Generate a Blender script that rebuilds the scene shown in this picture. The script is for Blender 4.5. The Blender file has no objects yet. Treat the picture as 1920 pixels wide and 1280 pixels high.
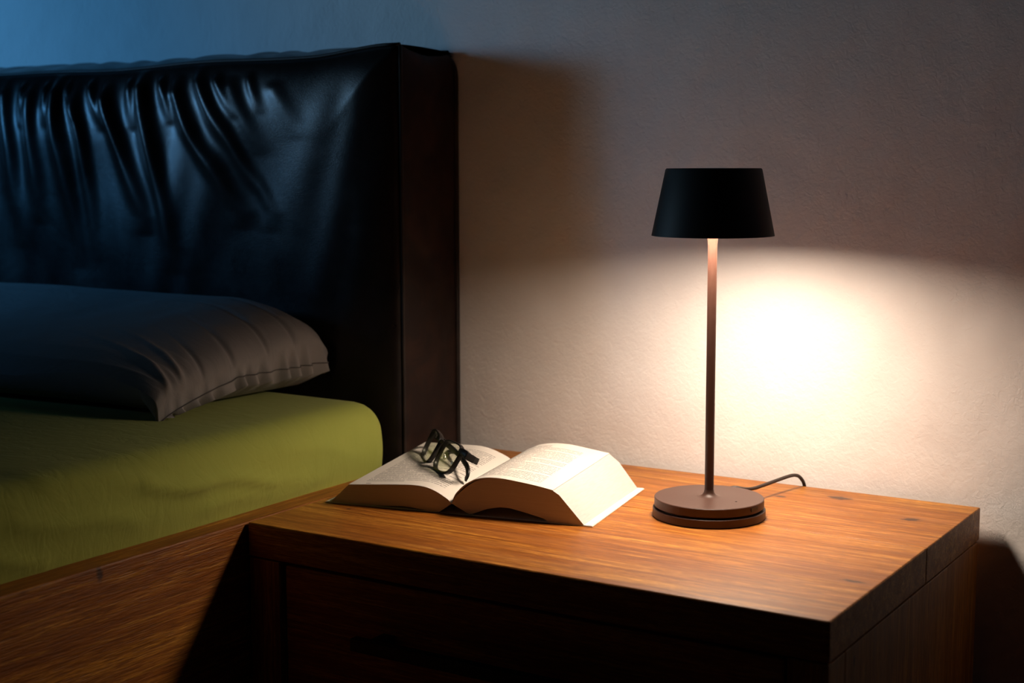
import bpy, bmesh, math, random
import numpy as np
from mathutils import Matrix, Vector
random.seed(7); rng = np.random.default_rng(7)
C = bpy.context.scene.collection
SC = bpy.context.scene
PI = math.pi

# ------------------------------------------------------------------ camera
cam_d = bpy.data.cameras.new('camera'); cam = bpy.data.objects.new('camera', cam_d); C.objects.link(cam)
cam_d.sensor_width = 36.0; cam_d.lens = 2741.7 / 1920 * 36
cam_d.clip_start = 0.05
yaw, pitch, roll = math.radians(32.163), math.radians(7.0386), math.radians(-0.1433)
fw = Vector((-math.sin(yaw)*math.cos(pitch), math.cos(yaw)*math.cos(pitch), -math.sin(pitch)))
r0 = Vector((math.cos(yaw), math.sin(yaw), 0)); u0 = r0.cross(fw)
rr = math.cos(roll)*r0 + math.sin(roll)*u0; uu = math.cos(roll)*u0 - math.sin(roll)*r0
cam.matrix_world = Matrix(((rr.x, uu.x, -fw.x, 0), (rr.y, uu.y, -fw.y, 0), (rr.z, uu.z, -fw.z, 0.8516), (0, 0, 0, 1)))
cam_d.dof.use_dof = True; cam_d.dof.focus_distance = 1.44; cam_d.dof.aperture_fstop = 6.3
SC.camera = cam

# ------------------------------------------------------------------ world, room light, exposure
w = bpy.data.worlds.new('world'); SC.world = w; w.use_nodes = True
w.node_tree.nodes['Background'].inputs[0].default_value = (0.35, 0.5, 0.8, 1)
w.node_tree.nodes['Background'].inputs[1].default_value = 0.003

def area(name, loc, target, size, power, col, size_y=None):
    d = bpy.data.lights.new(name, 'AREA'); d.energy = power; d.color = col
    d.shape = 'RECTANGLE' if size_y else 'DISK'; d.size = size
    if size_y: d.size_y = size_y
    o = bpy.data.objects.new(name, d); C.objects.link(o); o.location = loc
    o.rotation_euler = (Vector(target)-Vector(loc)).to_track_quat('-Z', 'Y').to_euler()
    return o
def spot(name, loc, target, power, col, deg, blend, radius):
    d = bpy.data.lights.new(name, 'SPOT'); d.energy = power; d.color = col
    d.spot_size = math.radians(deg); d.spot_blend = blend; d.shadow_soft_size = radius
    o = bpy.data.objects.new(name, d); C.objects.link(o); o.location = loc
    o.rotation_euler = (Vector(target)-Vector(loc)).to_track_quat('-Z', 'Y').to_euler()
    return o
spot('blue_evening_light', (-2.62, 0.48, 1.15), (-1.88, 1.5, 0.86), 33.0, (0.10, 0.45, 1.0), 62, 1.0, 0.12)
spot('pale_left_light', (-2.16, 0.66, 1.13), (-0.46, 1.5, 1.18), 16.0, (0.44, 0.74, 1.0), 50, 1.0, 0.20)  # unseen pale blue source added at the left, throws the headboard's wall shadow

vs = SC.view_settings
vs.view_transform = 'Standard'; vs.look = 'None'; vs.exposure = 0.0; vs.gamma = 1.0; vs.use_curve_mapping = False

# ------------------------------------------------------------------ helpers
def link(o, parent=None):
    C.objects.link(o)
    if parent is not None: o.parent = parent
    return o
def mesh(name, verts, faces, mat, parent=None, smooth=False, bevel=0, segs=2, loc=None, kind=None):
    me = bpy.data.meshes.new(name)
    me.from_pydata([tuple(map(float, v)) for v in verts], [], [tuple(map(int, f)) for f in faces]); me.update()
    bm = bmesh.new(); bm.from_mesh(me)
    bmesh.ops.remove_doubles(bm, verts=bm.verts, dist=1e-6)
    bmesh.ops.recalc_face_normals(bm, faces=bm.faces)
    if bevel:
        es = [e for e in bm.edges if len(e.link_faces) == 2 and e.calc_face_angle(0) > 0.6]
        bmesh.ops.bevel(bm, geom=es, offset=bevel, segments=segs, profile=0.6, affect='EDGES')
    for f in bm.faces: f.smooth = smooth
    bm.to_mesh(me); bm.free()
    if mat: me.materials.append(mat)
    o = bpy.data.objects.new(name, me); link(o, parent)
    if loc is not None: o.location = loc
    if kind: o['kind'] = kind
    return o
def thing(name, label, cat, loc=(0, 0, 0), rotz=0, matrix=None):
    o = bpy.data.objects.new(name, None); o.empty_display_size = 0.05; link(o)
    if matrix is not None: o.matrix_world = matrix
    else: o.location = loc; o.rotation_euler = (0, 0, rotz)
    o['label'] = label; o['category'] = cat
    return o
def boxv(x0, x1, y0, y1, z0, z1):
    v = [(x, y, z) for x in (x0, x1) for y in (y0, y1) for z in (z0, z1)]
    f = [(0, 1, 3, 2), (4, 6, 7, 5), (0, 4, 5, 1), (2, 3, 7, 6), (0, 2, 6, 4), (1, 5, 7, 3)]
    return v, f
def box(name, b, mat, parent=None, bevel=0.002, segs=2):
    v, f = boxv(*b); return mesh(name, v, f, mat, parent, bevel=bevel, segs=segs)
def lathe(name, prof, mat, parent=None, n=96, loc=None, close=False):
    V, F = [], []
    for r, z in prof:
        for k in range(n):
            a = 2*PI*k/n; V.append((r*math.cos(a), r*math.sin(a), z))
    m = len(prof)
    for i in range(m-1 + (1 if close else 0)):
        j = (i+1) % m
        for k in range(n):
            k2 = (k+1) % n; F.append((i*n+k, i*n+k2, j*n+k2, j*n+k))
    o = mesh(name, V, F, mat, parent, smooth=True, loc=loc)
    sharp(o, 40)
    return o
def sharp(o, deg):
    me = o.data; bm = bmesh.new(); bm.from_mesh(me)
    for e in bm.edges:
        if len(e.link_faces) == 2 and e.calc_face_angle(0) > math.radians(deg): e.smooth = False
    bm.to_mesh(me); bm.free()
def grid_faces(n, m, off=0, wrap=False):
    F = []
    for i in range(n-1):
        for j in range(m-1 + (1 if wrap else 0)):
            j2 = (j+1) % m; F.append((off+i*m+j, off+(i+1)*m+j, off+(i+1)*m+j2, off+i*m+j2))
    return F
def tube(name, pts, r, mat, parent=None, n=12, closed=False, smooth_path=6):
    P = spline(pts, smooth_path) if smooth_path > 1 and not closed else np.array(pts, float)
    V, F = [], []
    up = np.array([0.13, 0.21, 1.0]); m = len(P)
    for i in range(m):
        t = P[min(i+1, m-1)] - P[max(i-1, 0)] if not closed else P[(i+1) % m]-P[i-1]
        t = t/np.linalg.norm(t); a = np.cross(t, up); a /= np.linalg.norm(a); b = np.cross(a, t)
        ri = r[min(int(i*len(r)/m), len(r)-1)] if isinstance(r, (list, tuple)) else r
        for k in range(n):
            c = 2*PI*k/n; V.append(P[i] + ri*(math.cos(c)*a + math.sin(c)*b))
    F = grid_faces(m, n, 0, True)
    if closed: F += [((m-1)*n+k, k, (k+1) % n, (m-1)*n+(k+1) % n) for k in range(n)]
    else: F += [tuple(range(n)), tuple((m-1)*n+k for k in range(n))]
    return mesh(name, V, F, mat, parent, smooth=True)
def spline(pts, k=6):
    P = np.array(pts, float); Q = np.vstack([2*P[0]-P[1], P, 2*P[-1]-P[-2]]); out = []
    for i in range(1, len(Q)-2):
        for s in range(k):
            t = s/k; p0, p1, p2, p3 = Q[i-1], Q[i], Q[i+1], Q[i+2]
            out.append(0.5*((2*p1)+(-p0+p2)*t+(2*p0-5*p1+4*p2-p3)*t*t+(-p0+3*p1-3*p2+p3)*t**3))
    out.append(P[-1]); return np.array(out)
def strap(name, pts, wdt, dep, wdir, mat, parent=None, closed=False, bevel=0.0):
    """bar of rectangular section wdt x dep along pts; dep is measured along wdir"""
    P = np.array(pts, float); m = len(P); wd = np.array(wdir, float); wd /= np.linalg.norm(wd); V = []
    for i in range(m):
        t = (P[(i+1) % m]-P[i-1]) if closed else P[min(i+1, m-1)]-P[max(i-1, 0)]
        t /= np.linalg.norm(t); s = np.cross(t, wd); s /= np.linalg.norm(s)
        wi = wdt[i] if hasattr(wdt, '__len__') else wdt
        b = 0.28
        for (x, y) in ((-.5+b*.5, -.5), (.5-b*.5, -.5), (.5, -.5+b*.5), (.5, .5-b*.5), (.5-b*.5, .5), (-.5+b*.5, .5), (-.5, .5-b*.5), (-.5, -.5+b*.5)):
            V.append(P[i] + s*wi*x + wd*dep*y)
    n = 8; F = grid_faces(m, n, 0, True)
    if closed: F += [((m-1)*n+k, k, (k+1) % n, (m-1)*n+(k+1) % n) for k in range(n)]
    else: F += [tuple(range(n)), tuple((m-1)*n+k for k in range(n))]
    return V, F
def merge(parts):
    V, F = [], []
    for v, f in parts:
        o = len(V); V += list(v); F += [tuple(i+o for i in q) for q in f]
    return V, F

# value noise for geometry
def vnoise(x, y, seed=0):
    x = np.asarray(x, float); y = np.asarray(y, float)
    xi = np.floor(x).astype(int); yi = np.floor(y).astype(int); xf = x-xi; yf = y-yi
    def h(a, b):
        n = (a*374761393 + b*668265263 + seed*1442695041) & 0x7fffffff
        n = ((n ^ (n >> 13))*1274126177) & 0x7fffffff
        return ((n ^ (n >> 16)) & 0xffff)/65535.0
    s = lambda t: t*t*(3-2*t)
    u, v = s(xf), s(yf)
    return (h(xi, yi)*(1-u)+h(xi+1, yi)*u)*(1-v)+(h(xi, yi+1)*(1-u)+h(xi+1, yi+1)*u)*v

# ------------------------------------------------------------------ materials
class NT:
    def __init__(s, name):
        s.m = bpy.data.materials.new(name); s.m.use_nodes = True; s.t = s.m.node_tree
        s.b = s.t.nodes['Principled BSDF']; s.out = s.t.nodes['Material Output']
    def n(s, typ, **kw):
        nd = s.t.nodes.new(typ)
        for k, v in kw.items():
            if k.startswith('i_'): 
                key = k[2:]; key = int(key) if key.isdigit() else key.replace('_', ' ')
                nd.inputs[key].default_value = v
            else: setattr(nd, k, v)
        return nd
    def l(s, a, b): s.t.links.new(a, b)
    def coord(s, scale=(1, 1, 1), rot=(0, 0, 0), which='Object', loc=(0, 0, 0)):
        tc = s.n('ShaderNodeTexCoord'); mp = s.n('ShaderNodeMapping')
        mp.inputs['Scale'].default_value = scale; mp.inputs['Rotation'].default_value = rot; mp.inputs['Location'].default_value = loc
        s.l(tc.outputs[which], mp.inputs['Vector']); return mp.outputs[0]
    def noise(s, vec, scale, detail=3, rough=0.5, dist=0):
        nd = s.n('ShaderNodeTexNoise'); nd.inputs['Scale'].default_value = scale; nd.inputs['Detail'].default_value = detail
        nd.inputs['Roughness'].default_value = rough; nd.inputs['Distortion'].default_value = dist
        if vec is not None: s.l(vec, nd.inputs['Vector'])
        return nd.outputs['Fac']
    def ramp(s, fac, stops, interp='LINEAR'):
        nd = s.n('ShaderNodeValToRGB'); cr = nd.color_ramp; cr.interpolation = interp
        while len(cr.elements) > len(stops): cr.elements.remove(cr.elements[-1])
        while len(cr.elements) < len(stops): cr.elements.new(0.5)
        for e, (p, c) in zip(cr.elements, stops):
            e.position = p; e.color = (c, c, c, 1) if isinstance(c, (int, float)) else (*c, 1)
        s.l(fac, nd.inputs[0]); return nd.outputs[0]
    def math(s, op, a, b=None, c=None, clamp=False):
        nd = s.n('ShaderNodeMath', operation=op); nd.use_clamp = clamp
        for i, v in enumerate((a, b, c)):
            if v is None: continue
            if isinstance(v, (int, float)): nd.inputs[i].default_value = v
            else: s.l(v, nd.inputs[i])
        return nd.outputs[0]
    def mix(s, fac, a, b, blend='MIX'):
        nd = s.n('ShaderNodeMix', data_type='RGBA', blend_type=blend)
        for sock, v in ((nd.inputs[0], fac), (nd.inputs[6], a), (nd.inputs[7], b)):
            if isinstance(v, tuple): sock.default_value = (*v, 1)
            elif isinstance(v, (int, float)): sock.default_value = v
            else: s.l(v, sock)
        return nd.outputs[2]
    def bump(s, h, strength=0.3, dist=0.001, prev=None):
        nd = s.n('ShaderNodeBump'); nd.inputs['Strength'].default_value = strength; nd.inputs['Distance'].default_value = dist
        s.l(h, nd.inputs['Height'])
        if prev is not None: s.l(prev, nd.inputs['Normal'])
        return nd.outputs[0]
    def fin(s, col=None, rough=None, normal=None, **kw):
        for key, v in (('Base Color', col), ('Roughness', rough), ('Normal', normal)):
            if v is None: continue
            if isinstance(v, tuple): s.b.inputs[key].default_value = (*v, 1)
            elif isinstance(v, (int, float)): s.b.inputs[key].default_value = v
            else: s.l(v, s.b.inputs[key])
        for k, v in kw.items(): s.b.inputs[k.replace('_', ' ')].default_value = v
        return s.m

def plain(name, col, rough=0.5, **kw): return NT(name).fin(col, rough, **kw)

def wood(name, axis='X', knots=(), dark=1.0, seed=0.0, rough=0.42, relief=0.30):
    """oiled oak: long grain along `axis` (object space), pores, growth bands, knots as (x, y, z, long radius, across radius)"""
    s = NT(name)
    st = {'X': (1.0, 14, 14), 'Y': (14, 1.0, 14), 'Z': (14, 14, 1.0)}[axis]
    v = s.coord(st, loc=(seed, seed*1.7, seed*0.6))
    big = s.noise(v, 1.6, 3, 0.55, 1.2)
    band = s.noise(v, 5.0, 4, 0.6, 0.6)
    st2 = tuple(a*(6 if a > 1 else 5) for a in st)
    vm = s.coord(tuple(a if a > 1 else 0.5 for a in st), loc=(seed*2, seed, seed*0.7))
    mid = s.noise(vm, 13, 4, 0.68, 0.9); mid2 = s.noise(vm, 34, 2, 0.6, 0.3); patch = s.noise(v, 2.6, 2, 0.5, 0.8)
    pv = s.coord(st2, loc=(seed*3, seed, seed))
    pore = s.noise(pv, 9.0, 2, 0.6)
    fine = s.noise(pv, 22.0, 2, 0.7)
    k = lambda c: tuple(x*dark*t for x, t in zip(c, (1.06, 0.88, 0.45)))
    col = s.ramp(big, [(0.32, k((0.26, 0.085, 0.015))), (0.48, k((0.46, 0.185, 0.037))), (0.66, k((0.64, 0.33, 0.080)))])
    col = s.mix(s.ramp(band, [(0.38, 0.0), (0.60, 0.75)]), col, k((0.30, 0.115, 0.03)))
    col = s.mix(s.math('MULTIPLY', s.ramp(mid, [(0.38, 0.9), (0.50, 0.0)]), s.ramp(patch, [(0.40, 0.30), (0.62, 1.0)])), col, k((0.17, 0.055, 0.012)))
    col = s.mix(s.ramp(mid2, [(0.38, 0.55), (0.50, 0.0)]), col, k((0.14, 0.045, 0.010)))
    col = s.mix(s.ramp(mid, [(0.53, 0.0), (0.68, 0.6)]), col, k((0.80, 0.46, 0.13)))
    pm = s.ramp(pore, [(0.36, 1.0), (0.50, 0.0)])
    col = s.mix(s.math('MULTIPLY', pm, 0.75), col, k((0.14, 0.05, 0.013)))
    fm = s.ramp(fine, [(0.38, 0.65), (0.58, 0.0)])
    col = s.mix(fm, col, k((0.25, 0.095, 0.026)))
    if knots:
        tc = s.n('ShaderNodeTexCoord'); warp = s.noise(s.coord((1, 1, 1)), 120, 2, 0.6)
        for (kx, ky, kz, ra, rb) in knots:
            mp = s.n('ShaderNodeMapping', vector_type='POINT')
            sc = {'X': (1/ra, 1/rb, 1/rb), 'Y': (1/rb, 1/ra, 1/rb), 'Z': (1/rb, 1/rb, 1/ra)}[axis]
            mp.inputs['Scale'].default_value = sc; mp.inputs['Location'].default_value = (-kx*sc[0], -ky*sc[1], -kz*sc[2])
            s.l(tc.outputs['Object'], mp.inputs['Vector'])
            ln = s.n('ShaderNodeVectorMath', operation='LENGTH'); s.l(mp.outputs[0], ln.inputs[0])
            d = s.math('ADD', ln.outputs['Value'], s.math('MULTIPLY', s.math('SUBTRACT', warp, 0.5), 1.5))
            col = s.mix(s.ramp(s.math('DIVIDE', d, 3.0), [(0.1, 0.8), (0.9, 0.0)]), col, k((0.25, 0.10, 0.04)))
            col = s.mix(s.ramp(d, [(0.45, 0.9), (0.95, 0.0)]), col, (0.05, 0.02, 0.012))
    h = s.math('ADD', s.math('MULTIPLY', pore, 0.7), s.math('MULTIPLY', fine, 0.3))
    nb = s.bump(h, relief, 0.0012)
    rg = s.ramp(band, [(0.3, rough-0.04), (0.7, rough+0.1)])
    return s.fin(col, rg, nb, Specular_IOR_Level=0.33)

def plaster():
    s = NT('white_plaster'); v = s.coord((1, 1, 1))
    a = s.noise(v, 300, 4, 0.65, 0.4); b = s.noise(v, 120, 3, 0.55, 0.8); c = s.noise(v, 14, 2, 0.5)
    pits = s.ramp(s.noise(v, 160, 1, 0.4), [(0.24, 0.0), (0.33, 1.0)])
    h = s.math('ADD', s.math('MULTIPLY', a, 0.35), s.math('MULTIPLY', b, 0.65))
    h = s.math('ADD', h, s.math('MULTIPLY', pits, 0.10))
    n1 = s.bump(h, 0.70, 0.0014); n2 = s.bump(c, 0.25, 0.012, n1)
    col = s.ramp(c, [(0.3, (0.80, 0.765, 0.73)), (0.7, (0.84, 0.805, 0.77))])
    return s.fin(col, 0.85, n2, Specular_IOR_Level=0.2)
def leather(name, base, hi, rough=0.36, spec=0.30):
    s = NT(name); v = s.coord((1, 1, 1))
    vo = s.n('ShaderNodeTexVoronoi', feature='DISTANCE_TO_EDGE'); vo.inputs['Scale'].default_value = 420; s.l(v, vo.inputs['Vector'])
    a = s.noise(v, 22, 5, 0.65, 0.8); b = s.noise(v, 150, 3, 0.6)
    col = s.mix(s.ramp(a, [(0.45, 0.0), (0.75, 1.0)]), base, hi)
    h = s.math('ADD', s.math('MULTIPLY', s.ramp(vo.outputs['Distance'], [(0.0, 0.0), (0.12, 1.0)]), 0.25), s.math('ADD', s.math('MULTIPLY', a, 0.25), s.math('MULTIPLY', b, 0.5)))
    n = s.bump(h, 0.11, 0.0016)
    return s.fin(col, s.ramp(a, [(0.3, rough-0.02), (0.8, rough+0.08)]), n, Specular_IOR_Level=spec)
def cloth(name, col, var, rough=0.85, scale=900, crease=0.3):
    s = NT(name); v = s.coord((1, 1, 1))
    a = s.noise(s.coord((1, 2.2, 1), rot=(0, 0, 0.5)), 16, 4, 0.55, 1.2); wv = s.noise(v, scale, 2, 0.6); c = s.noise(v, 5, 3, 0.5)
    cr = s.ramp(s.math('ABSOLUTE', s.math('SUBTRACT', s.noise(s.coord((1, 3.0, 1.5), rot=(0, 0.2, -0.5)), 7.5, 2, 0.5, 1.6), 0.5)), [(0.0, 0.0), (0.05, 1.0)])
    n = s.bump(wv, 0.16, 0.0006); n = s.bump(a, crease, 0.006, n); n = s.bump(cr, crease*0.42, 0.002, n)
    return s.fin(s.mix(c, col, var), rough, n, Specular_IOR_Level=0.25, Sheen_Weight=0.06, Sheen_Roughness=0.6)
def paper_print(seed):
    """printed page: rows of faint unreadable dashes. UV u = metres across, v = metres up the page"""
    s = NT('printed_paper'); tc = s.n('ShaderNodeTexCoord'); sp = s.n('ShaderNodeSeparateXYZ'); s.l(tc.outputs['UV'], sp.inputs[0])
    u, v = sp.outputs[0], sp.outputs[1]
    row = s.math('DIVIDE', v, 0.0047); ri = s.math('FLOOR', row); rf = s.math('FRACT', row)
    inrow = s.math('MULTIPLY', s.math('GREATER_THAN', rf, 0.30), s.math('LESS_THAN', rf, 0.68))
    cx = s.n('ShaderNodeCombineXYZ'); s.l(s.math('MULTIPLY', u, 620), cx.inputs[0]); s.l(s.math('MULTIPLY', ri, 7.31), cx.inputs[1]); cx.inputs[2].default_value = seed
    words = s.ramp(s.noise(cx.outputs[0], 1.0, 1, 0.5), [(0.36, 0.0), (0.45, 1.0)])
    cl = s.n('ShaderNodeCombineXYZ'); s.l(s.math('MULTIPLY', u, 2200), cl.inputs[0]); s.l(s.math('MULTIPLY', v, 2600), cl.inputs[1])
    let = s.ramp(s.noise(cl.outputs[0], 1.0, 1, 0.5), [(0.34, 0.25), (0.56, 1.0)])
    rn = s.n('ShaderNodeTexWhiteNoise', noise_dimensions='1D'); s.l(s.math('ADD', ri, seed), rn.inputs['W'])
    short = s.math('MULTIPLY', s.math('GREATER_THAN', rn.outputs['Value'], 0.78), 0.045)
    um = s.math('MULTIPLY', s.math('GREATER_THAN', u, 0.0), s.math('LESS_THAN', s.math('ADD', u, short), 0.088))
    vm = s.math('MULTIPLY', s.math('GREATER_THAN', v, 0.0141), s.math('LESS_THAN', v, 0.165))
    ink = s.math('MULTIPLY', s.math('MULTIPLY', inrow, words), s.math('MULTIPLY', um, s.math('MULTIPLY', vm, let)))
    fn = s.math('MULTIPLY', s.math('MULTIPLY', s.math('GREATER_THAN', v, 0.0065), s.math('LESS_THAN', v, 0.0085)), s.math('MULTIPLY', s.math('GREATER_THAN', u, 0.004), s.math('LESS_THAN', u, 0.0095)))
    ink = s.math('MAXIMUM', ink, s.math('MULTIPLY', fn, 0.8))
    col = s.mix(s.math('MULTIPLY', ink, 0.9), (0.70, 0.655, 0.585), (0.06, 0.055, 0.055))
    return s.fin(col, 0.8, None, Specular_IOR_Level=0.2)
def page_edges():
    s = NT('page_edges'); v = s.coord((8, 40, 1000))
    a = s.noise(v, 1.6, 2, 0.6)
    col = s.ramp(a, [(0.3, (0.50, 0.44, 0.41)), (0.7, (0.56, 0.50, 0.47))])
    return s.fin(col, 0.85, s.bump(a, 0.12, 0.0003), Specular_IOR_Level=0.15)
def lens_glass():
    s = NT('lens_glass'); s.t.nodes.remove(s.b)
    tr = s.n('ShaderNodeBsdfTransparent'); tr.inputs[0].default_value = (0.965, 0.98, 0.90, 1)
    gl = s.n('ShaderNodeBsdfGlossy'); gl.inputs['Roughness'].default_value = 0.03; gl.inputs[0].default_value = (0.85, 1.0, 0.8, 1)
    fr = s.n('ShaderNodeFresnel'); fr.inputs[0].default_value = 1.5
    mx = s.n('ShaderNodeMixShader'); geo = s.n('ShaderNodeNewGeometry')
    s.l(s.math('MULTIPLY', fr.outputs[0], s.math('SUBTRACT', 1.0, geo.outputs['Backfacing'])), mx.inputs[0]); s.l(tr.outputs[0], mx.inputs[1]); s.l(gl.outputs[0], mx.inputs[2])
    s.l(mx.outputs[0], s.out.inputs[0]); return s.m
def emit(name, col, strength):
    s = NT(name); s.b.inputs['Base Color'].default_value = (0.8, 0.8, 0.8, 1)
    s.b.inputs['Emission Color'].default_value = (*col, 1); s.b.inputs['Emission Strength'].default_value = strength
    return s.m
def powder(name, col, rough=0.5):
    s = NT(name); a = s.noise(s.coord(), 1400, 2, 0.5)
    return s.fin(col, rough, s.bump(a, 0.10, 0.0003), Metallic=0.0, Specular_IOR_Level=0.45)

M = {}
M['plaster'] = plaster()
M['floor'] = wood('floor_oak', 'Y', dark=0.5, seed=9.1)
M['top'] = wood('oak_top', 'X', knots=[(-0.5089, 1.455, 0.5, 0.015, 0.009), (-0.5654, 1.4289, 0.5, 0.0075, 0.0038), (-0.917, 1.1459, 0.5, 0.004, 0.003),
                                       (-0.418, 1.402, 0.5, 0.012, 0.008), (-0.395, 1.165, 0.5, 0.016, 0.004)], seed=2.0)
M['front'] = wood('oak_front', 'X', seed=4.0)
M['side'] = wood('oak_side', 'Z', knots=[(-0.3727, 1.1111, 0.4515, 0.006, 0.003)], seed=5.3)
M['rail'] = wood('oak_rail', 'Y', knots=[(-0.97, 0.863, 0.493, 0.005, 0.010)], seed=1.3, dark=0.95, relief=0.75)
M['leather'] = leather('dark_leather', (0.010, 0.007, 0.0065), (0.016, 0.011, 0.009), 0.29)
M['leather_side'] = leather('brown_leather', (0.014, 0.0062, 0.0045), (0.036, 0.015, 0.009), 0.55, 0.2)
M['piping'] = leather('piping_leather', (0.014, 0.009, 0.007), (0.03, 0.02, 0.015), 0.5)
M['sheet'] = cloth('green_jersey', (0.31, 0.345, 0.060), (0.35, 0.385, 0.072), 0.9, 1100, 0.22)
M['pillow'] = cloth('grey_cotton', (0.235, 0.215, 0.205), (0.27, 0.245, 0.235), 0.9, 1300, 0.25)
M['thread'] = plain('dark_thread', (0.09, 0.08, 0.075), 0.9)
M['lamp_brown'] = powder('brown_powder_coat', (0.060, 0.025, 0.016), 0.46)
M['shade_black'] = powder('black_powder_coat', (0.012, 0.011, 0.011), 0.55)
M['shade_in'] = plain('white_reflector', (0.7, 0.7, 0.7), 0.6)
M['glow'] = emit('led_diffuser', (1.0, 0.795, 0.625), 126.0)
M['black'] = plain('black_plastic', (0.012, 0.011, 0.010), 0.4)
M['cord'] = plain('brown_cord', (0.030, 0.019, 0.014), 0.55)
M['paper_l'] = paper_print(3.0); M['paper_r'] = paper_print(41.0)
M['edges'] = page_edges()
M['cover'] = plain('cream_cover', (0.70, 0.66, 0.58), 0.6)
M['endpaper'] = plain('endpaper', (0.74, 0.71, 0.66), 0.75)
M['acetate'] = plain('black_acetate', (0.014, 0.012, 0.011), 0.36, Specular_IOR_Level=0.3)
M['lens'] = lens_glass()
M['metal'] = plain('steel', (0.6, 0.58, 0.55), 0.3, Metallic=1.0)
M['handle'] = plain('black_iron', (0.02, 0.02, 0.021), 0.4, Metallic=0.6)

# ------------------------------------------------------------------ setting
WY = 1.508
def struct(name, b, mat):
    v, f = boxv(*b); o = mesh(name, v, f, mat); o['kind'] = 'structure'; return o
o = struct('wall_back', (-4.4, 2.4, WY, WY+0.12, 0, 2.5), M['plaster']); o['label'] = 'rough white plaster wall behind the bed and nightstand'
o = struct('floor', (-4.4, 2.4, -1.6, WY, -0.05, 0), M['floor']); o['label'] = 'dark wooden floor under bed and nightstand'

# ------------------------------------------------------------------ nightstand
NX0, NX1, NY0, NY1, NZ = -0.9680, -0.3727, 1.0505, 1.4895, 0.5
ns = thing('nightstand', 'oiled oak nightstand with thick plank top beside the bed', 'nightstand', (-0.67, 1.27, 0))
ns.location = (0, 0, 0)
def nsbox(name, b, mat, bevel=0.0015, parent=None, segs=2):
    v, f = boxv(*b); return mesh(name, v, f, mat, ns if parent is None else parent, bevel=bevel, segs=segs)
JY = 1.304
nsbox('top_plank', (NX0, NX1, NY0, JY-0.0004, NZ-0.034, NZ), M['top'], 0.0022, segs=3)
nsbox('top_plank', (NX0, NX1, JY+0.0004, NY1, NZ-0.034, NZ-0.0002), M['top'], 0.0016, segs=3)
zt = NZ-0.0352
nsbox('side_panel', (NX1-0.022, NX1-0.0006, NY0+0.0395, NY1-0.002, 0.0, zt), M['side'])
nsbox('side_panel', (NX0+0.0006, NX0+0.022, NY0+0.0395, NY1-0.002, 0.0, zt), M['side'])
nsbox('front_post', (NX0+0.0006, NX0+0.0385, NY0+0.0006, NY0+0.039, 0.0, zt), M['side'])
nsbox('front_post', (NX1-0.0345, NX1-0.0006, NY0+0.0006, NY0+0.039, 0.0, zt), M['side'])
nsbox('back_panel', (NX0+0.023, NX1-0.023, NY1-0.016, NY1-0.004, 0.04, zt), M['front'])
nsbox('bottom_rail', (NX0+0.039, NX1-0.035, NY0+0.002, NY0+0.03, 0.05, 0.098), M['front'])
nsbox('divider_rail', (NX0+0.039, NX1-0.035, NY0+0.002, NY0+0.03, 0.262, 0.284), M['front'])
for z0, z1 in ((0.288, 0.4615), (0.102, 0.258)):
    d = nsbox('drawer', (NX0+0.0425, NX1-0.0385, NY0+0.0055, NY0+0.027, z0, z1), M['front'], 0.002)
    zc = (z0+z1)/2 + 0.034; zc = 0.409 if z0 > 0.2 else 0.205
    parts = [boxv(-0.822, -0.520, NY0-0.026, NY0-0.016, zc-0.006, zc+0.006)]
    for xx in (-0.80, -0.542): parts.append(boxv(xx-0.007, xx+0.007, NY0-0.0165, NY0+0.006, zc-0.005, zc+0.005))
    v, f = merge(parts); mesh('handle', v, f, M['handle'], d, bevel=0.001)

# ------------------------------------------------------------------ bed: rails + headboard
bed = thing('bed', 'bed with wooden side rail and tall dark leather headboard', 'bed', (0, 0, 0))
def bbox(name, b, mat, bevel=0.002, parent=None):
    v, f = boxv(*b); return mesh(name, v, f, mat, parent or bed, bevel=bevel, segs=2)
bbox('side_rail', (-1.0080, -0.9705, -0.62, 1.487, 0.20, 0.4997), M['rail'], 0.0018)
bbox('side_rail', (-2.69, -2.65, -0.62, 1.487, 0.20, 0.4997), M['rail'], 0.0018)
bbox('foot_rail', (-2.649, -1.009, -0.62, -0.58, 0.20, 0.4997), M['rail'])
bbox('slat_base', (-2.649, -1.009, -0.579, 1.36, 0.30, 0.335), M['front'])
for x, y in ((-0.991, -0.56), (-2.669, -0.56), (-0.991, 1.40), (-2.669, 1.40)):
    bbox('leg', (x-0.016, x+0.016, y-0.03, y+0.03, 0.0, 0.2005), M['rail'])

HX1, HXL = -1.0245, -2.64        # right and left ends of the headboard
HY0, HY1, HZ0, HZ1 = 1.386, 1.502, 0.40, 0.976
hb = bbox('headboard', (HXL+0.01, HX1-0.012, HY0+0.012, HY1-0.01, HZ0, HZ1-0.012), M['leather_side'], 0.008)
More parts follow.
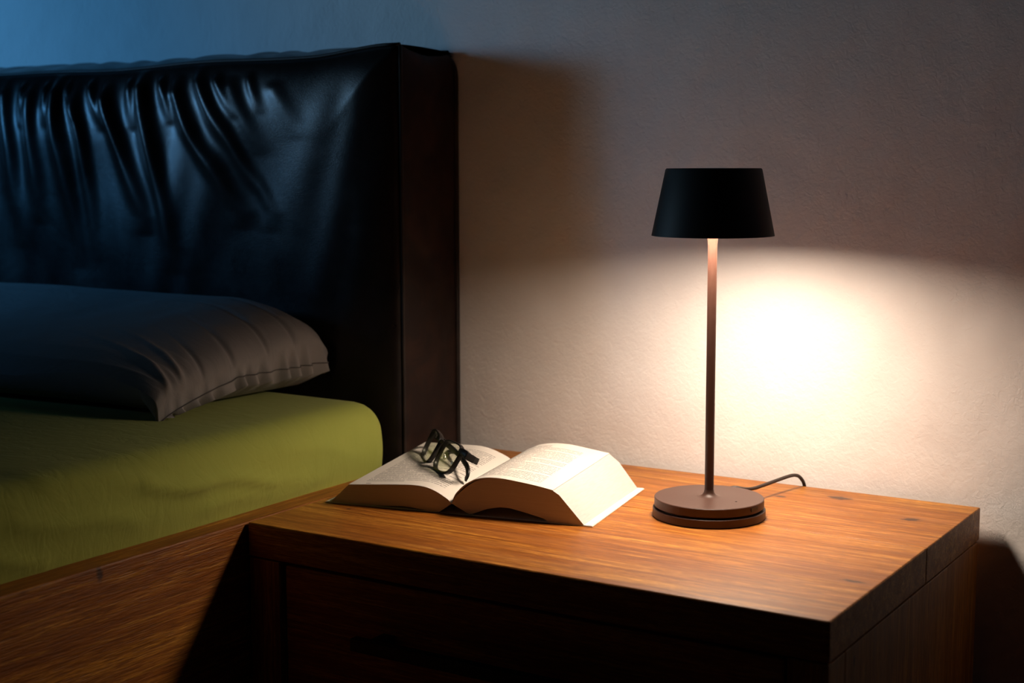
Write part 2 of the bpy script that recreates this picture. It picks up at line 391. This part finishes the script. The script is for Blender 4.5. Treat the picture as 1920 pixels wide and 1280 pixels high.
# front cushion: puffed grid with gathered pleats hanging from the top seam
nx, nz = 420, 170
X = np.linspace(HXL, HX1, nx)[:, None]*np.ones((1, nz)); Z = np.ones((nx, 1))*np.linspace(HZ0, 1.0, nz)[None, :]
def seam_z(x):     # the top seam dips slightly and rises to the right corner
    t = np.clip((x+1.16)/0.135, 0, 1); return 0.9745 + 0.011*t*t*(3-2*t) + 0.0022*np.sin(x*9.0)+0.0012*np.sin(x*23+1)
Zs = HZ0 + (Z-HZ0)*(seam_z(X)-HZ0)/(1.0-HZ0)
du = np.minimum(np.minimum(X-HXL, HX1-X), np.minimum(seam_z(X)-Zs, Zs-HZ0+0.1))
puff = 0.026*np.sqrt(np.clip(1-(1-np.clip(du/0.10, 0, 1))**2, 0, 1))
FOLDS = [(-1.587, .945, -1.548, .74, .013, .011), (-1.545, .93, -1.515, .745, .012, .009), (-1.489, .935, -1.420, .78, .013, .012), (-1.429, .95, -1.368, .74, .014, .012),
         (-1.368, .94, -1.255, .79, .014, .010), (-1.329, .955, -1.205, .79, .012, .007), (-1.641, .94, -1.622, .79, .014, .010), (-1.696, .945, -1.662, .76, .015, .010),
         (-1.277, .945, -1.225, .87, .014, .004), (-1.203, .94, -1.16, .885, .016, .0025), (-1.45, .955, -1.44, .90, .008, .008), (-1.52, .955, -1.495, .90, .008, .008),
         (-1.395, .955, -1.375, .905, .008, .008), (-1.61, .955, -1.60, .905, .007, .008), (-1.66, .955, -1.655, .905, .007, .008), (-1.565, .955, -1.548, .91, .006, .007),
         (-1.30, .955, -1.272, .91, .008, .006), (-1.245, .955, -1.225, .915, .008, .004), (-1.76, .945, -1.735, .77, .014, .010), (-1.83, .945, -1.81, .77, .014, .010),
         (-1.72, .955, -1.715, .90, .007, .008), (-1.90, .945, -1.89, .78, .015, .01), (-1.98, .945, -1.985, .78, .015, .01), (-2.07, .945, -2.09, .78, .016, .01),
         (-2.16, .945, -2.20, .79, .016, .01), (-2.25, .945, -2.31, .80, .016, .008), (-2.34, .945, -2.42, .82, .016, .006)]
disp = np.zeros_like(X)
wob = 0.010*(vnoise(X*22, Zs*16, 3)-0.5)
for (xa, za, xb, zb, wd, hgt) in FOLDS:
    t = (za-Zs)/(za-zb); tc = np.clip(t, 0, 1.0)
    cx = xa + (xb-xa)*(tc**1.15) + wob
    prof = np.exp(-((X-cx)/(wd*(0.75+0.6*tc)))**2)
    env = np.clip(1.15-t, 0, 1)**0.8*np.clip((t+0.16)/0.16, 0, 1)
    disp += hgt*prof*env
disp *= np.clip((seam_z(X)-Zs)/0.025, 0, 1)
big = 0.0022*np.sin(13*X+9*Zs+1)+0.0018*np.sin(21*X-12*Zs+2.2)+0.0009*np.sin(43*X+17*Zs+1.4*np.sin(19*Zs))+0.0005*np.sin(71*X-33*Zs+2*np.sin(23*X))
Y = HY0 + 0.004 - puff - disp - big*np.clip(du/0.05, 0, 1)
V = np.stack([X, Y, Zs], -1).reshape(-1, 3)
mesh('front_cushion', V, grid_faces(nx, nz), M['leather'], hb, smooth=True)
# top border: bulging strip from the front seam back to the rear seam
ny = 22; nx2 = 320
xs = np.linspace(HXL, HX1-0.001, nx2); ts = np.linspace(0, 1, ny)
XX = xs[:, None]*np.ones((1, ny)); TT = np.ones((nx2, 1))*ts[None, :]
s0 = seam_z(XX); zr = np.where(XX > -1.10, 0.9815, 0.985)
bul = 0.0085*np.sin(PI*TT)**0.7
endf = np.clip((HX1-XX)/0.05, 0, 1)
ZZ = s0*(1-TT)+zr*TT + bul*(0.15+0.85*endf) + 0.0016*np.sin(XX*95+4*TT+5*vnoise(XX*14, TT*3, 2))*np.sin(PI*TT)*endf
YY = HY0+0.003+(HY1-0.004-HY0-0.003)*TT
mesh('top_border', np.stack([XX, YY, ZZ], -1).reshape(-1, 3), grid_faces(nx2, ny), M['leather'], hb, smooth=True)
# right border: the narrow side facing the nightstand
ny, nz = 30, 110
ts = np.linspace(0, 1, ny); zs = np.linspace(HZ0, 1, nz)
TT = ts[:, None]*np.ones((1, nz)); ZZ0 = np.ones((ny, 1))*zs[None, :]
ztop = (0.9855+0.0*TT) - 0.0105*np.sin(PI*np.clip(TT/0.95, 0, 1))**0.8*0.75 - 0.004*TT - 0.022*np.clip((TT-0.86)/0.14, 0, 1)**2.2
ZZ = HZ0+(ZZ0-HZ0)*(ztop-HZ0)/(1-HZ0)
XX = HX1 + 0.006*np.sin(PI*TT)**0.6*np.clip((ztop-ZZ)/0.05, 0, 1)**0.5 + 0.0035*(vnoise(TT*3.5, ZZ*22, 4)-0.5)*np.sin(PI*TT)+0.0015*(vnoise(TT*9, ZZ*60, 9)-0.5)*np.sin(PI*TT)
YY = HY0+0.003+(HY1-0.004-HY0-0.003)*TT
mesh('side_border', np.stack([XX, YY, ZZ], -1).reshape(-1, 3), grid_faces(ny, nz), M['leather_side'], hb, smooth=True)
tube('seam', [(HX1+0.0005, HY0+0.001, z) for z in np.linspace(HZ0, 0.985, 30)], 0.0022, M['piping'], hb, smooth_path=1)
tube('seam', [(x, HY0+0.001, float(seam_z(np.array(x)))) for x in np.linspace(HXL, HX1, 80)], 0.0022, M['piping'], hb, smooth_path=1)
tube('rear_piping', [(HX1+0.001, HY1-0.003, z) for z in np.linspace(HZ0, 0.952, 24)] + [(HX1-0.001, HY1-0.004, 0.966), (HX1-0.008, HY1-0.006, 0.976), (HX1-0.02, HY1-0.006, 0.9805), (-1.2, HY1-0.005, 0.984), (HXL, HY1-0.005, 0.985)], 0.0035, M['piping'], hb, smooth_path=4)

# ------------------------------------------------------------------ mattress with fitted sheet
def rounded_box(x0, x1, y0, y1, z0, z1, r, nx, ny, nz, disp=None):
    V, F = [], []
    c = np.array([(x0+x1)/2, (y0+y1)/2, (z0+z1)/2]); h = np.array([(x1-x0)/2, (y1-y0)/2, (z1-z0)/2])
    N = (nx, ny, nz)
    for ax in range(3):
        a, b = [(1, 2), (0, 2), (0, 1)][ax]
        ga = np.linspace(-1, 1, N[a]); gb = np.linspace(-1, 1, N[b])
        for sg in (-1, 1):
            P = np.zeros((len(ga), len(gb), 3)); P[..., a] = ga[:, None]*h[a]; P[..., b] = gb[None, :]*h[b]; P[..., ax] = sg*h[ax]
            off = len(V); V += list(P.reshape(-1, 3)); F += grid_faces(len(ga), len(gb), off)
    P = np.array(V); q = np.clip(P, -(h-r), (h-r)); d = P-q; L = np.linalg.norm(d, axis=1, keepdims=True); nrm = d/np.maximum(L, 1e-9)
    P2 = q + nrm*r + c
    if disp is not None: P2 = P2 + nrm*disp(P2, nrm)[:, None]
    return P2, F
def sheet_disp(P, n):
    x, y, z = P.T
    d = 0.004*(vnoise(x*6, y*6+z*6, 21)-0.5)
    # soft diagonal creases pulled across the side
    for (y0, z0, y1, z1, wd, hh) in ((0.95, .555, 1.12, .525, .006, .0022), (0.99, .545, 1.17, .52, .005, .0018), (0.80, .55, 0.93, .52, .007, .002), (1.02, .515, 1.2, .51, .005, .0016),
                                     (0.84, .575, 1.02, .54, .008, .0022), (0.72, .53, 0.83, .51, .006, .002), (1.14, .56, 1.25, .53, .006, .0014)):
        t = np.clip((y-y0)/(y1-y0), 0, 1); yy = y0+(y1-y0)*t; zz = z0+(z1-z0)*t
        dist2 = (y-yy)**2+(z-zz+0.004*np.sin(y*40))**2
        d += 1.3*hh*np.exp(-dist2/wd**2)*(x > -1.12)
    # bulge over the rail
    d += 0.006*np.clip(n[:, 0], 0, 1)*np.exp(-((z-0.525)/0.03)**2)*(0.5+vnoise(y*5, z*0, 31))
    return d
V, F = rounded_box(-2.63, -1.0015, -0.56, 1.328, 0.336, 0.5785, 0.032, 150, 240, 46, sheet_disp)
mt = mesh('mattress', V, F, M['sheet'], smooth=True)
mt['label'] = 'mattress in a lime green fitted sheet on the bed frame'; mt['category'] = 'mattress'

# ------------------------------------------------------------------ pillow
pil = thing('pillow', 'grey cotton pillow lying on green sheet against the leather headboard', 'pillow', (0, 0, 0))
PX1 = -1.124; PXL = -1.93; PYF, PYB = 1.088, 1.356
nx, ny = 240, 200
dd = np.concatenate([np.linspace(0, 0.16, 130), np.linspace(0.16, PX1-PXL, 111)[1:]])
tt = 0.5-0.5*np.cos(np.linspace(0, PI, ny))
D = dd[:, None]*np.ones((1, ny)); T = np.ones((len(dd), 1))*tt[None, :]
yfr = PYF + 0.006*np.sin(D*14) + 0.05*np.clip(1-D/0.05, 0, 1)**2*0
Yp = yfr + (PYB-yfr)*T
seam = 0.577+0.036*np.clip((Yp-PYF-0.0)/0.12, 0, 1)**0.7
def base_top(y):
    u = (y-PYF)/(PYB-PYF)
    return np.interp(u, [0, .05, .12, .25, .45, .7, .88, 0.96, 1.0], [.612, .634, .646, .658, .671, .684, .688, .676, .648])
e0 = 0.30*np.clip((T-0.3)/0.6, 0, 1)
e = e0+(1-e0)*np.clip(1-(1-np.clip(D/0.135, 0, 1))**2, 0, 1)**(0.24+0.22*np.clip(T/0.5, 0, 1))
Ft = base_top(Yp)
eL = np.sqrt(np.clip(1-(1-np.clip((PX1-PXL-D)/0.135, 0, 1))**2, 0, 1))
Zt = seam + (Ft-seam)*np.minimum(e, eL)
# creases running off the hem
ph = Yp*190+6*vnoise(Yp*30, D*10, 2)
cre = (np.sin(ph)*0.5+0.5)**2.2*(0.0006+0.004*np.exp(-((Yp-PYF)/0.05)**2))*np.exp(-D/0.045)*np.clip(D/0.004, 0, 1)
for (yc, sl, wd, hh, ln) in ((1.20, 0.25, .0035, -.003, .05), (1.255, 0.2, .003, -.0035, .06), (1.30, 0.15, .0035, -.003, .05), (1.155, .3, .003, -.003, .05), (1.125, .3, .004, .004, .07), (1.105, .25, .004, .005, .08)):
    cre += 1.5*hh*np.exp(-((Yp-yc-sl*D)/wd)**2)*np.exp(-D/ln)*np.clip(D/0.003, 0, 1)
Zt = Zt + cre + 0.006*(vnoise(D*9, Yp*9, 6)-0.5)*np.clip(D/0.06, 0, 1)*np.sin(PI*T) + 0.0025*(vnoise(D*30+Yp*12, Yp*30, 7)-0.5)*np.clip(D/0.06, 0, 1)*np.sin(PI*T)
Xp = PX1 - D + 0.010*T
V1 = np.stack([Xp, Yp, Zt], -1).reshape(-1, 3)
# underside: drops below the hem in ruffles, rests on the sheet
low = 0.5845
run = np.clip(D/0.032, 0, 1)
ruf = 0.0085*np.sin(Yp*285+4*vnoise(Yp*40, D*0, 5))*np.clip(1-D/0.03, 0, 1)
hemz = seam-0.004-0.009*np.clip(T/0.3, 0, 1)+0.0035*np.sin(Yp*285+4*vnoise(Yp*40, D*0, 5))
hemz = np.maximum(hemz, low-0.002)
Zb = hemz*(1-run**0.8)+low*run**0.8
fl = np.clip(D/0.05, 0, 1)*np.sqrt(np.clip(1-(1-np.clip(T/0.12, 0, 1))**2, 0, 1))
Zb2 = np.where(T < 0.2, Zb + (0.612-Zb)*(1-np.sqrt(np.clip(1-(1-np.clip(T/0.12, 0, 1))**2, 0, 1)))*np.clip(D/0.03, 0, 1), Zb)
Zb2 = np.where(T > 0.93, Zb2+(0.648-Zb2)*np.clip((T-0.93)/0.07, 0, 1)**2*np.clip(D/0.03, 0, 1), Zb2)
lft = np.clip((PX1-PXL-D)/0.05, 0, 1)
Zb2 = Zb2*lft+seam*(1-lft)
Zb2[0] = Zb[0]
Zb2 = np.minimum(Zb2, Zt)
Xb = Xp + ruf - 0.0
V2 = np.stack([Xb, Yp, Zb2], -1).reshape(-1, 3)
n1 = len(V1); nxx = len(dd)
F = grid_faces(nxx, ny) + [tuple(reversed(q)) for q in grid_faces(nxx, ny, n1)]
for i in range(nxx-1):
    for j in (0, ny-1): F.append((i*ny+j, (i+1)*ny+j, n1+(i+1)*ny+j, n1+i*ny+j))
for j in range(ny-1):
    for i in (0, nxx-1): F.append((i*ny+j, i*ny+j+1, n1+i*ny+j+1, n1+i*ny+j))
mesh('pillowcase', np.vstack([V1, V2]), F, M['pillow'], pil, smooth=True)
sfr = (Zt[0]-seam[0])/np.maximum(Zt[0]-hemz[0], 1e-4)
sd = [(float(Xp[0, j]+sfr[j]*ruf[0, j]+0.0010), float(Yp[0, j]), float(seam[0, j])) for j in range(6, ny-6, 2)]
tube('hem_stitching', sd, 0.0007, M['thread'], pil, n=6, smooth_path=1)

# ------------------------------------------------------------------ table lamp
LX, LY = -0.5939, 1.3126
lamp = thing('table_lamp', 'brown table lamp with black conical shade, switched on, on the nightstand', 'lamp', (LX, LY, NZ))
lathe('charging_dock', [(0.0005, 0.0002), (0.0552, 0.0002), (0.0559, 0.0010), (0.0559, 0.0080), (0.0552, 0.0087), (0.0505, 0.0087), (0.0505, 0.0100), (0.0005, 0.0100)], M['lamp_brown'], lamp, n=128)
base = lathe('base', [(0.0005, 0.0100), (0.0530, 0.0100), (0.0543, 0.0110), (0.0543, 0.0186), (0.0537, 0.0192), (0.0135, 0.0196), (0.0095, 0.0200), (0.0068, 0.0213), (0.0050, 0.0240), (0.0047, 0.0265), (0.0005, 0.0265)], M['lamp_brown'], lamp, n=128)
lathe('pole', [(0.0005, 0.0260), (0.0045, 0.0260), (0.0045, 0.2650), (0.0047, 0.2720), (0.0053, 0.2775), (0.0064, 0.2830), (0.0090, 0.2895), (0.0005, 0.2900)], M['lamp_brown'], lamp, n=48)
SB, STP = 0.2790, 0.3440
lathe('shade', [(0.0596, SB), (0.0466, STP-0.0012), (0.0455, STP), (0.0005, STP), (0.0005, STP-0.003), (0.0445, STP-0.003), (0.0578, SB)], M['shade_black'], lamp, n=128, close=True)
lathe('diffuser', [(0.0095, 0.2925), (0.0500, 0.2925), (0.0500, 0.2945), (0.0095, 0.2945)], M['glow'], lamp, n=64, close=True)
# charging socket and touch mark on the base
def on_base(ang, r, z): a = math.radians(ang); return (r*math.cos(a), r*math.sin(a), z)
a0 = -12.0
p = [on_base(a0+da, 0.0551, z) for da, z in ((-5.4, .0134), (5.4, .0134), (5.8, .0152), (5.4, .0170), (-5.4, .0170), (-5.8, .0152))]
q = [on_base(a0+da, 0.0535, z) for da, z in ((-5.4, .0134), (5.4, .0134), (5.8, .0152), (5.4, .0170), (-5.4, .0170), (-5.8, .0152))]
mesh('charging_socket', p+q, [tuple(range(6)), tuple(range(6, 12))]+[(i, (i+1) % 6, 6+(i+1) % 6, 6+i) for i in range(6)], M['black'], base)
td = (-0.5618-LX, 1.3055-LY)
mesh('touch_mark', [(td[0]+0.0010*math.cos(k*PI/5), td[1]+0.0010*math.sin(k*PI/5), zz) for zz in (0.0188, 0.01985) for k in range(10)],
     [tuple(range(10)), tuple(range(10, 20))]+[(k, (k+1) % 10, 10+(k+1) % 10, 10+k) for k in range(10)], M['black'], base)
cp = [(-0.6105, 1.3660, 0.5045), (-0.6065, 1.3720, 0.5100), (-0.6005, 1.3758, 0.5145), (-0.5935, 1.3780, 0.5158), (-0.5865, 1.3830, 0.5142), (-0.5815, 1.3950, 0.5130), (-0.5773, 1.4110, 0.5136),
      (-0.5717, 1.4410, 0.5148), (-0.5672, 1.4640, 0.5154), (-0.5650, 1.4765, 0.5135), (-0.5638, 1.4850, 0.5090), (-0.5630, 1.4925, 0.5015), (-0.5627, 1.4965, 0.488), (-0.5625, 1.4975, 0.44), (-0.5625, 1.498, 0.30)]
tube('power_cord', [(x-LX, y-LY, z-NZ) for x, y, z in cp], 0.0019, M['cord'], lamp, n=12, smooth_path=8)

# ------------------------------------------------------------------ open book
TH = math.radians(10.6)
book = thing('open_book', 'thick open book with cream pages lying on the nightstand', 'book', (-0.9534, 1.1538, NZ), TH)
BV0, BV1 = 0.003, 0.1765
def loft(front, back, v0=BV0, v1=BV1, n=14):
    f = np.array(front); b = np.array(back); m = len(f); V = []
    for i in range(n):
        t = i/(n-1); s = f*(1-t)+b*t
        V += [(u, v0+(v1-v0)*t, w_) for u, w_ in s]
    return V, m, n
def solid(name, front, back, mat, **kw):
    V, m, n = loft(front, back, **kw); F = grid_faces(n, m, 0, True) + [tuple(range(m)), tuple((n-1)*m+k for k in range(m))]
    o = mesh(name, V, F, mat, book, smooth=True); sharp(o, 25); return o
def sp2(p, k=5): return [tuple(a) for a in spline([(x, z, 0) for x, z in p], k)[:, :2]]
LTf = [(.1405, .0108), (.137, .0143), (.133, .0168), (.1239, .0216), (.1146, .0247), (.1054, .0260), (.0943, .0261), (.0746, .0249), (.0527, .0232), (.0248, .0210)]
LTb = [(.1405, .0125), (.1375, .0195), (.133, .0240), (.1231, .0285), (.1140, .0318), (.1050, .0338), (.0949, .0348), (.0745, .0347), (.0530, .0345), (.0314, .0342)]
LBf = [(.0035, .0013), (.0293, .0013), (.0485, .0014), (.0627, .0020), (.0863, .0036), (.0959, .0030), (.1143, .0014), (.1273, .0013)]
RTf = [(.1409, .0108), (.1436, .0184), (.1466, .0227), (.1539, .0301), (.1612, .0348), (.1684, .0380), (.1792, .0402), (.1934, .0406), (.2111, .0389), (.2321, .0361), (.2487, .0331)]
RTb = [(.1409, .0125), (.1427, .0200), (.1450, .0260), (.1540, .0335), (.1627, .0378), (.1708, .0412), (.1841, .0436), (.1960, .0440), (.2080, .0434), (.2290, .0404), (.2508, .0370)]
RBf = [(.2551, .0290), (.2805, .0016), (.2435, .0016), (.2391, .0042), (.2181, .0088), (.2040, .0114), (.1933, .0116), (.1790, .0086), (.1682, .0042), (.1601, .0013)]
RBb = [(.2618, .0281), (.2825, .0016), (.2435, .0016), (.2391, .0042), (.2181, .0088), (.2040, .0114), (.1933, .0116), (.1790, .0086), (.1682, .0042), (.1601, .0013)]
solid('page_block', sp2(LTf)+LBf, sp2(LTb)+LBf, M['edges'])
tf, tb = sp2(RTf), sp2(RTb)
def drop(c, k0, mid, end):    # offset a curve inward along its normal; more near the gutter
    c = np.array(c); t = np.gradient(c, axis=0); t /= np.linalg.norm(t, axis=1, keepdims=True); nrm = np.stack([t[:, 1], -t[:, 0]], 1)
    s = np.linspace(0, 1, len(c)); a = np.interp(s, [0, .12, .28, .5, .66, 1], [0, k0*0.8, mid, k0, end, end])
    return [tuple(x) for x in c+nrm*a[:, None]]
solid('page_block', drop(tf, .0016, .0026, .0004)+RBf, drop(tb, .0016, .0026, .0004)+RBb, M['edges'])
lo_f, lo_b = drop(tf, .0010, .0013, .0006), drop(tb, .0010, .0013, .0006)
solid('raised_leaves', tf+lo_f[::-1], tb+lo_b[::-1], M['edges'])
def page(name, cf, cb, mat, lift, u_off, flip):
    V, m, n = loft([(u, w_+lift) for u, w_ in cf], [(u, w_+lift) for u, w_ in cb], BV0-0.0002, BV1, 24)
    F = grid_faces(n, m); me = bpy.data.meshes.new(name); me.from_pydata(V, [], F); me.update()
    arc = np.concatenate([[0], np.cumsum(np.linalg.norm(np.diff(np.array(cf), axis=0), axis=1))])
    uvl = me.uv_layers.new(name='UVMap')
    for lp in me.loops:
        i, j = divmod(lp.vertex_index, m); a = arc[j]; uu_ = (arc[-1]-a-u_off) if flip else (a-u_off)
        uvl.data[lp.index].uv = (uu_, V[lp.vertex_index][1])
    for pl in me.polygons: pl.use_smooth = True
    me.materials.append(mat); o = bpy.data.objects.new(name, me); link(o, book)
    bm = bmesh.new(); bm.from_mesh(me); bmesh.ops.recalc_face_normals(bm, faces=bm.faces)
    if sum(f.normal.z for f in bm.faces) < 0: bmesh.ops.reverse_faces(bm, faces=bm.faces)
    bm.to_mesh(me); bm.free(); return o
o = page('page', sp2(LTf), sp2(LTb), M['paper_l'], 0.0003, 0.014, True)
o = page('page', tf, tb, M['paper_r'], 0.0003, 0.016, False)
cov = []
for (u_0, u_1) in ((-0.003, 0.1275), (0.1278, 0.1607), (0.161, 0.2895)):
    cov.append(boxv(u_0, u_1, 0.0028, 0.1795, 0.0002, 0.0009))
v, f = merge(cov); mesh('cover', v, f, M['cover'], book)
for (u_0, u_1) in ((-0.0022, 0.1265), (0.162, 0.2888)):
    v, f = boxv(u_0, u_1, 0.0032, 0.1790, 0.0009, 0.0014); mesh('endpaper', v, f, M['endpaper'], book)

# ------------------------------------------------------------------ folded eyeglasses on the left page
org = Vector((-0.8820, 1.2549, 0.5452))
ax = Vector((-0.769, 0.638, -0.006)).normalized(); bx = Vector((0.307, 0.378, 0.874)); bx = (bx-ax*bx.dot(ax)).normalized(); cx_ = ax.cross(bx)
org = org - bx*0.0178
G = Matrix(((ax.x, bx.x, cx_.x, org.x), (ax.y, bx.y, cx_.y, org.y), (ax.z, bx.z, cx_.z, org.z), (0, 0, 0, 1)))
gl = thing('eyeglasses', 'black framed eyeglasses folded and standing on the left page of the book', 'eyeglasses', matrix=G)
# local frame: x along the front, y up the lenses, z backwards; bottoms of the rims at y = 0
def lens_loop(sg, grow=0.0, n=56):
    pts = []
    for k in range(n):
        a = 2*PI*k/n; ca, sa = math.cos(a), math.sin(a); ex = 0.56
        x = math.copysign(abs(ca)**ex, ca)*(0.0238+grow); y = math.copysign(abs(sa)**ex, sa)*(0.0160+grow)
        x *= 1.0 + 0.07*(y/0.015); y += 0.0016*(x/0.025)*1.0
        pts.append((sg*(0.0322+x), 0.0178+y, 0.0045*((x+0.0322)/0.06)**2))
    return pts
fr = []
for sg in (-1, 1): fr.append(strap('', lens_loop(sg, 0.0008), 0.0019, 0.0050, (0, 0, 1), None, closed=True))
fr.append(strap('', [(x, 0.0268+0.0018*math.cos(x/0.008*1.2), 0.0004) for x in np.linspace(-0.0085, 0.0085, 9)], 0.0042, 0.0042, (0, 0, 1), None))
for sg in (-1, 1):
    # brow thickening and wrap-round end piece
    ep = [(sg*x, y, z) for x, y, z in ((0.054, 0.0300, .0030), (0.060, 0.0305, .0045), (0.0655, 0.0300, .0060), (0.0690, 0.0292, .0080))]
    fr.append(strap('', ep, [0.006, 0.0072, 0.0078, 0.0076], 0.0042, (0, 0, 1), None))
    ep = [(sg*x, y, z) for x, y, z in ((0.0690, 0.0292, .0055), (0.0698, 0.0290, .0110), (0.0700, 0.0288, .0150))]
    fr.append(strap('', ep, 0.0076, 0.0030, (1, 0, 0), None))
v, f = merge(fr); fo = mesh('front_frame', v, f, M['acetate'], gl, smooth=True); sharp(fo, 35)
for sg in (-1, 1):
    lp = lens_loop(sg, 0.0004); n = len(lp); cxx = sum(p[0] for p in lp)/n; cyy = sum(p[1] for p in lp)/n; czz = sum(p[2] for p in lp)/n-0.0012
    V, F = [], []
    for zo in (-0.0008, 0.0008):
        for s_ in (1.0, 0.66, 0.33):
            V += [(cxx+(p[0]-cxx)*s_, cyy+(p[1]-cyy)*s_, (p[2]*s_*s_+czz*(1-s_*s_))+zo) for p in lp]
        V.append((cxx, cyy, czz+zo))
    h_ = 3*n+1
    for b_ in (0, h_):
        for r_ in range(2): F += [(b_+r_*n+k, b_+r_*n+(k+1) % n, b_+(r_+1)*n+(k+1) % n, b_+(r_+1)*n+k) for k in range(n)]
        F += [(b_+2*n+k, b_+2*n+(k+1) % n, b_+3*n) for k in range(n)]
    F += [(k, (k+1) % n, h_+(k+1) % n, h_+k) for k in range(n)]
    mesh('lens', V, F, M['lens'], gl, smooth=True)
    # nose pad on a thin wire arm
    mesh_p = tube('nose_pad', [(sg*0.0070, 0.0190, 0.0030), (sg*0.0066, 0.0160, 0.0068), (sg*0.0074, 0.0125, 0.0072)], [0.0006, 0.0014, 0.0020, 0.0014], M['metal'], gl, n=8)
# temples folded behind the front
for sg, zb_, dz in ((1, 0.0150, 0.0), (-1, 0.0205, 0.004)):
    pts = [(sg*0.0700, 0.0288, 0.0135), (sg*0.0675, 0.0286, zb_-0.0008), (sg*0.060, 0.0282, zb_), (sg*0.030, 0.0270, zb_+0.001), (0, 0.0255, zb_+0.002), (-sg*0.022, 0.0235, zb_+0.003),
           (-sg*0.036, 0.0210, zb_+0.004), (-sg*0.046, 0.0188, zb_+0.005), (-sg*0.0525, 0.0152, zb_+0.006), (-sg*0.0550, 0.0108, zb_+0.007), (-sg*0.0525, 0.0065, zb_+0.008)]
    P = spline(pts, 5); wd = np.interp(np.linspace(0, 1, len(P)), [0, .15, .5, .75, 1], [.0072, .0068, .0046, .0052, .0070])
    v, f = strap('', P, wd, 0.0028, (0, 0, 1), None)
    o = mesh('temple', v, f, M['acetate'], gl, smooth=True); sharp(o, 35)
    mesh('hinge', *boxv(sg*0.0682-0.0016, sg*0.0682+0.0016, 0.0265, 0.0305, 0.0118, 0.0146), M['metal'], o)
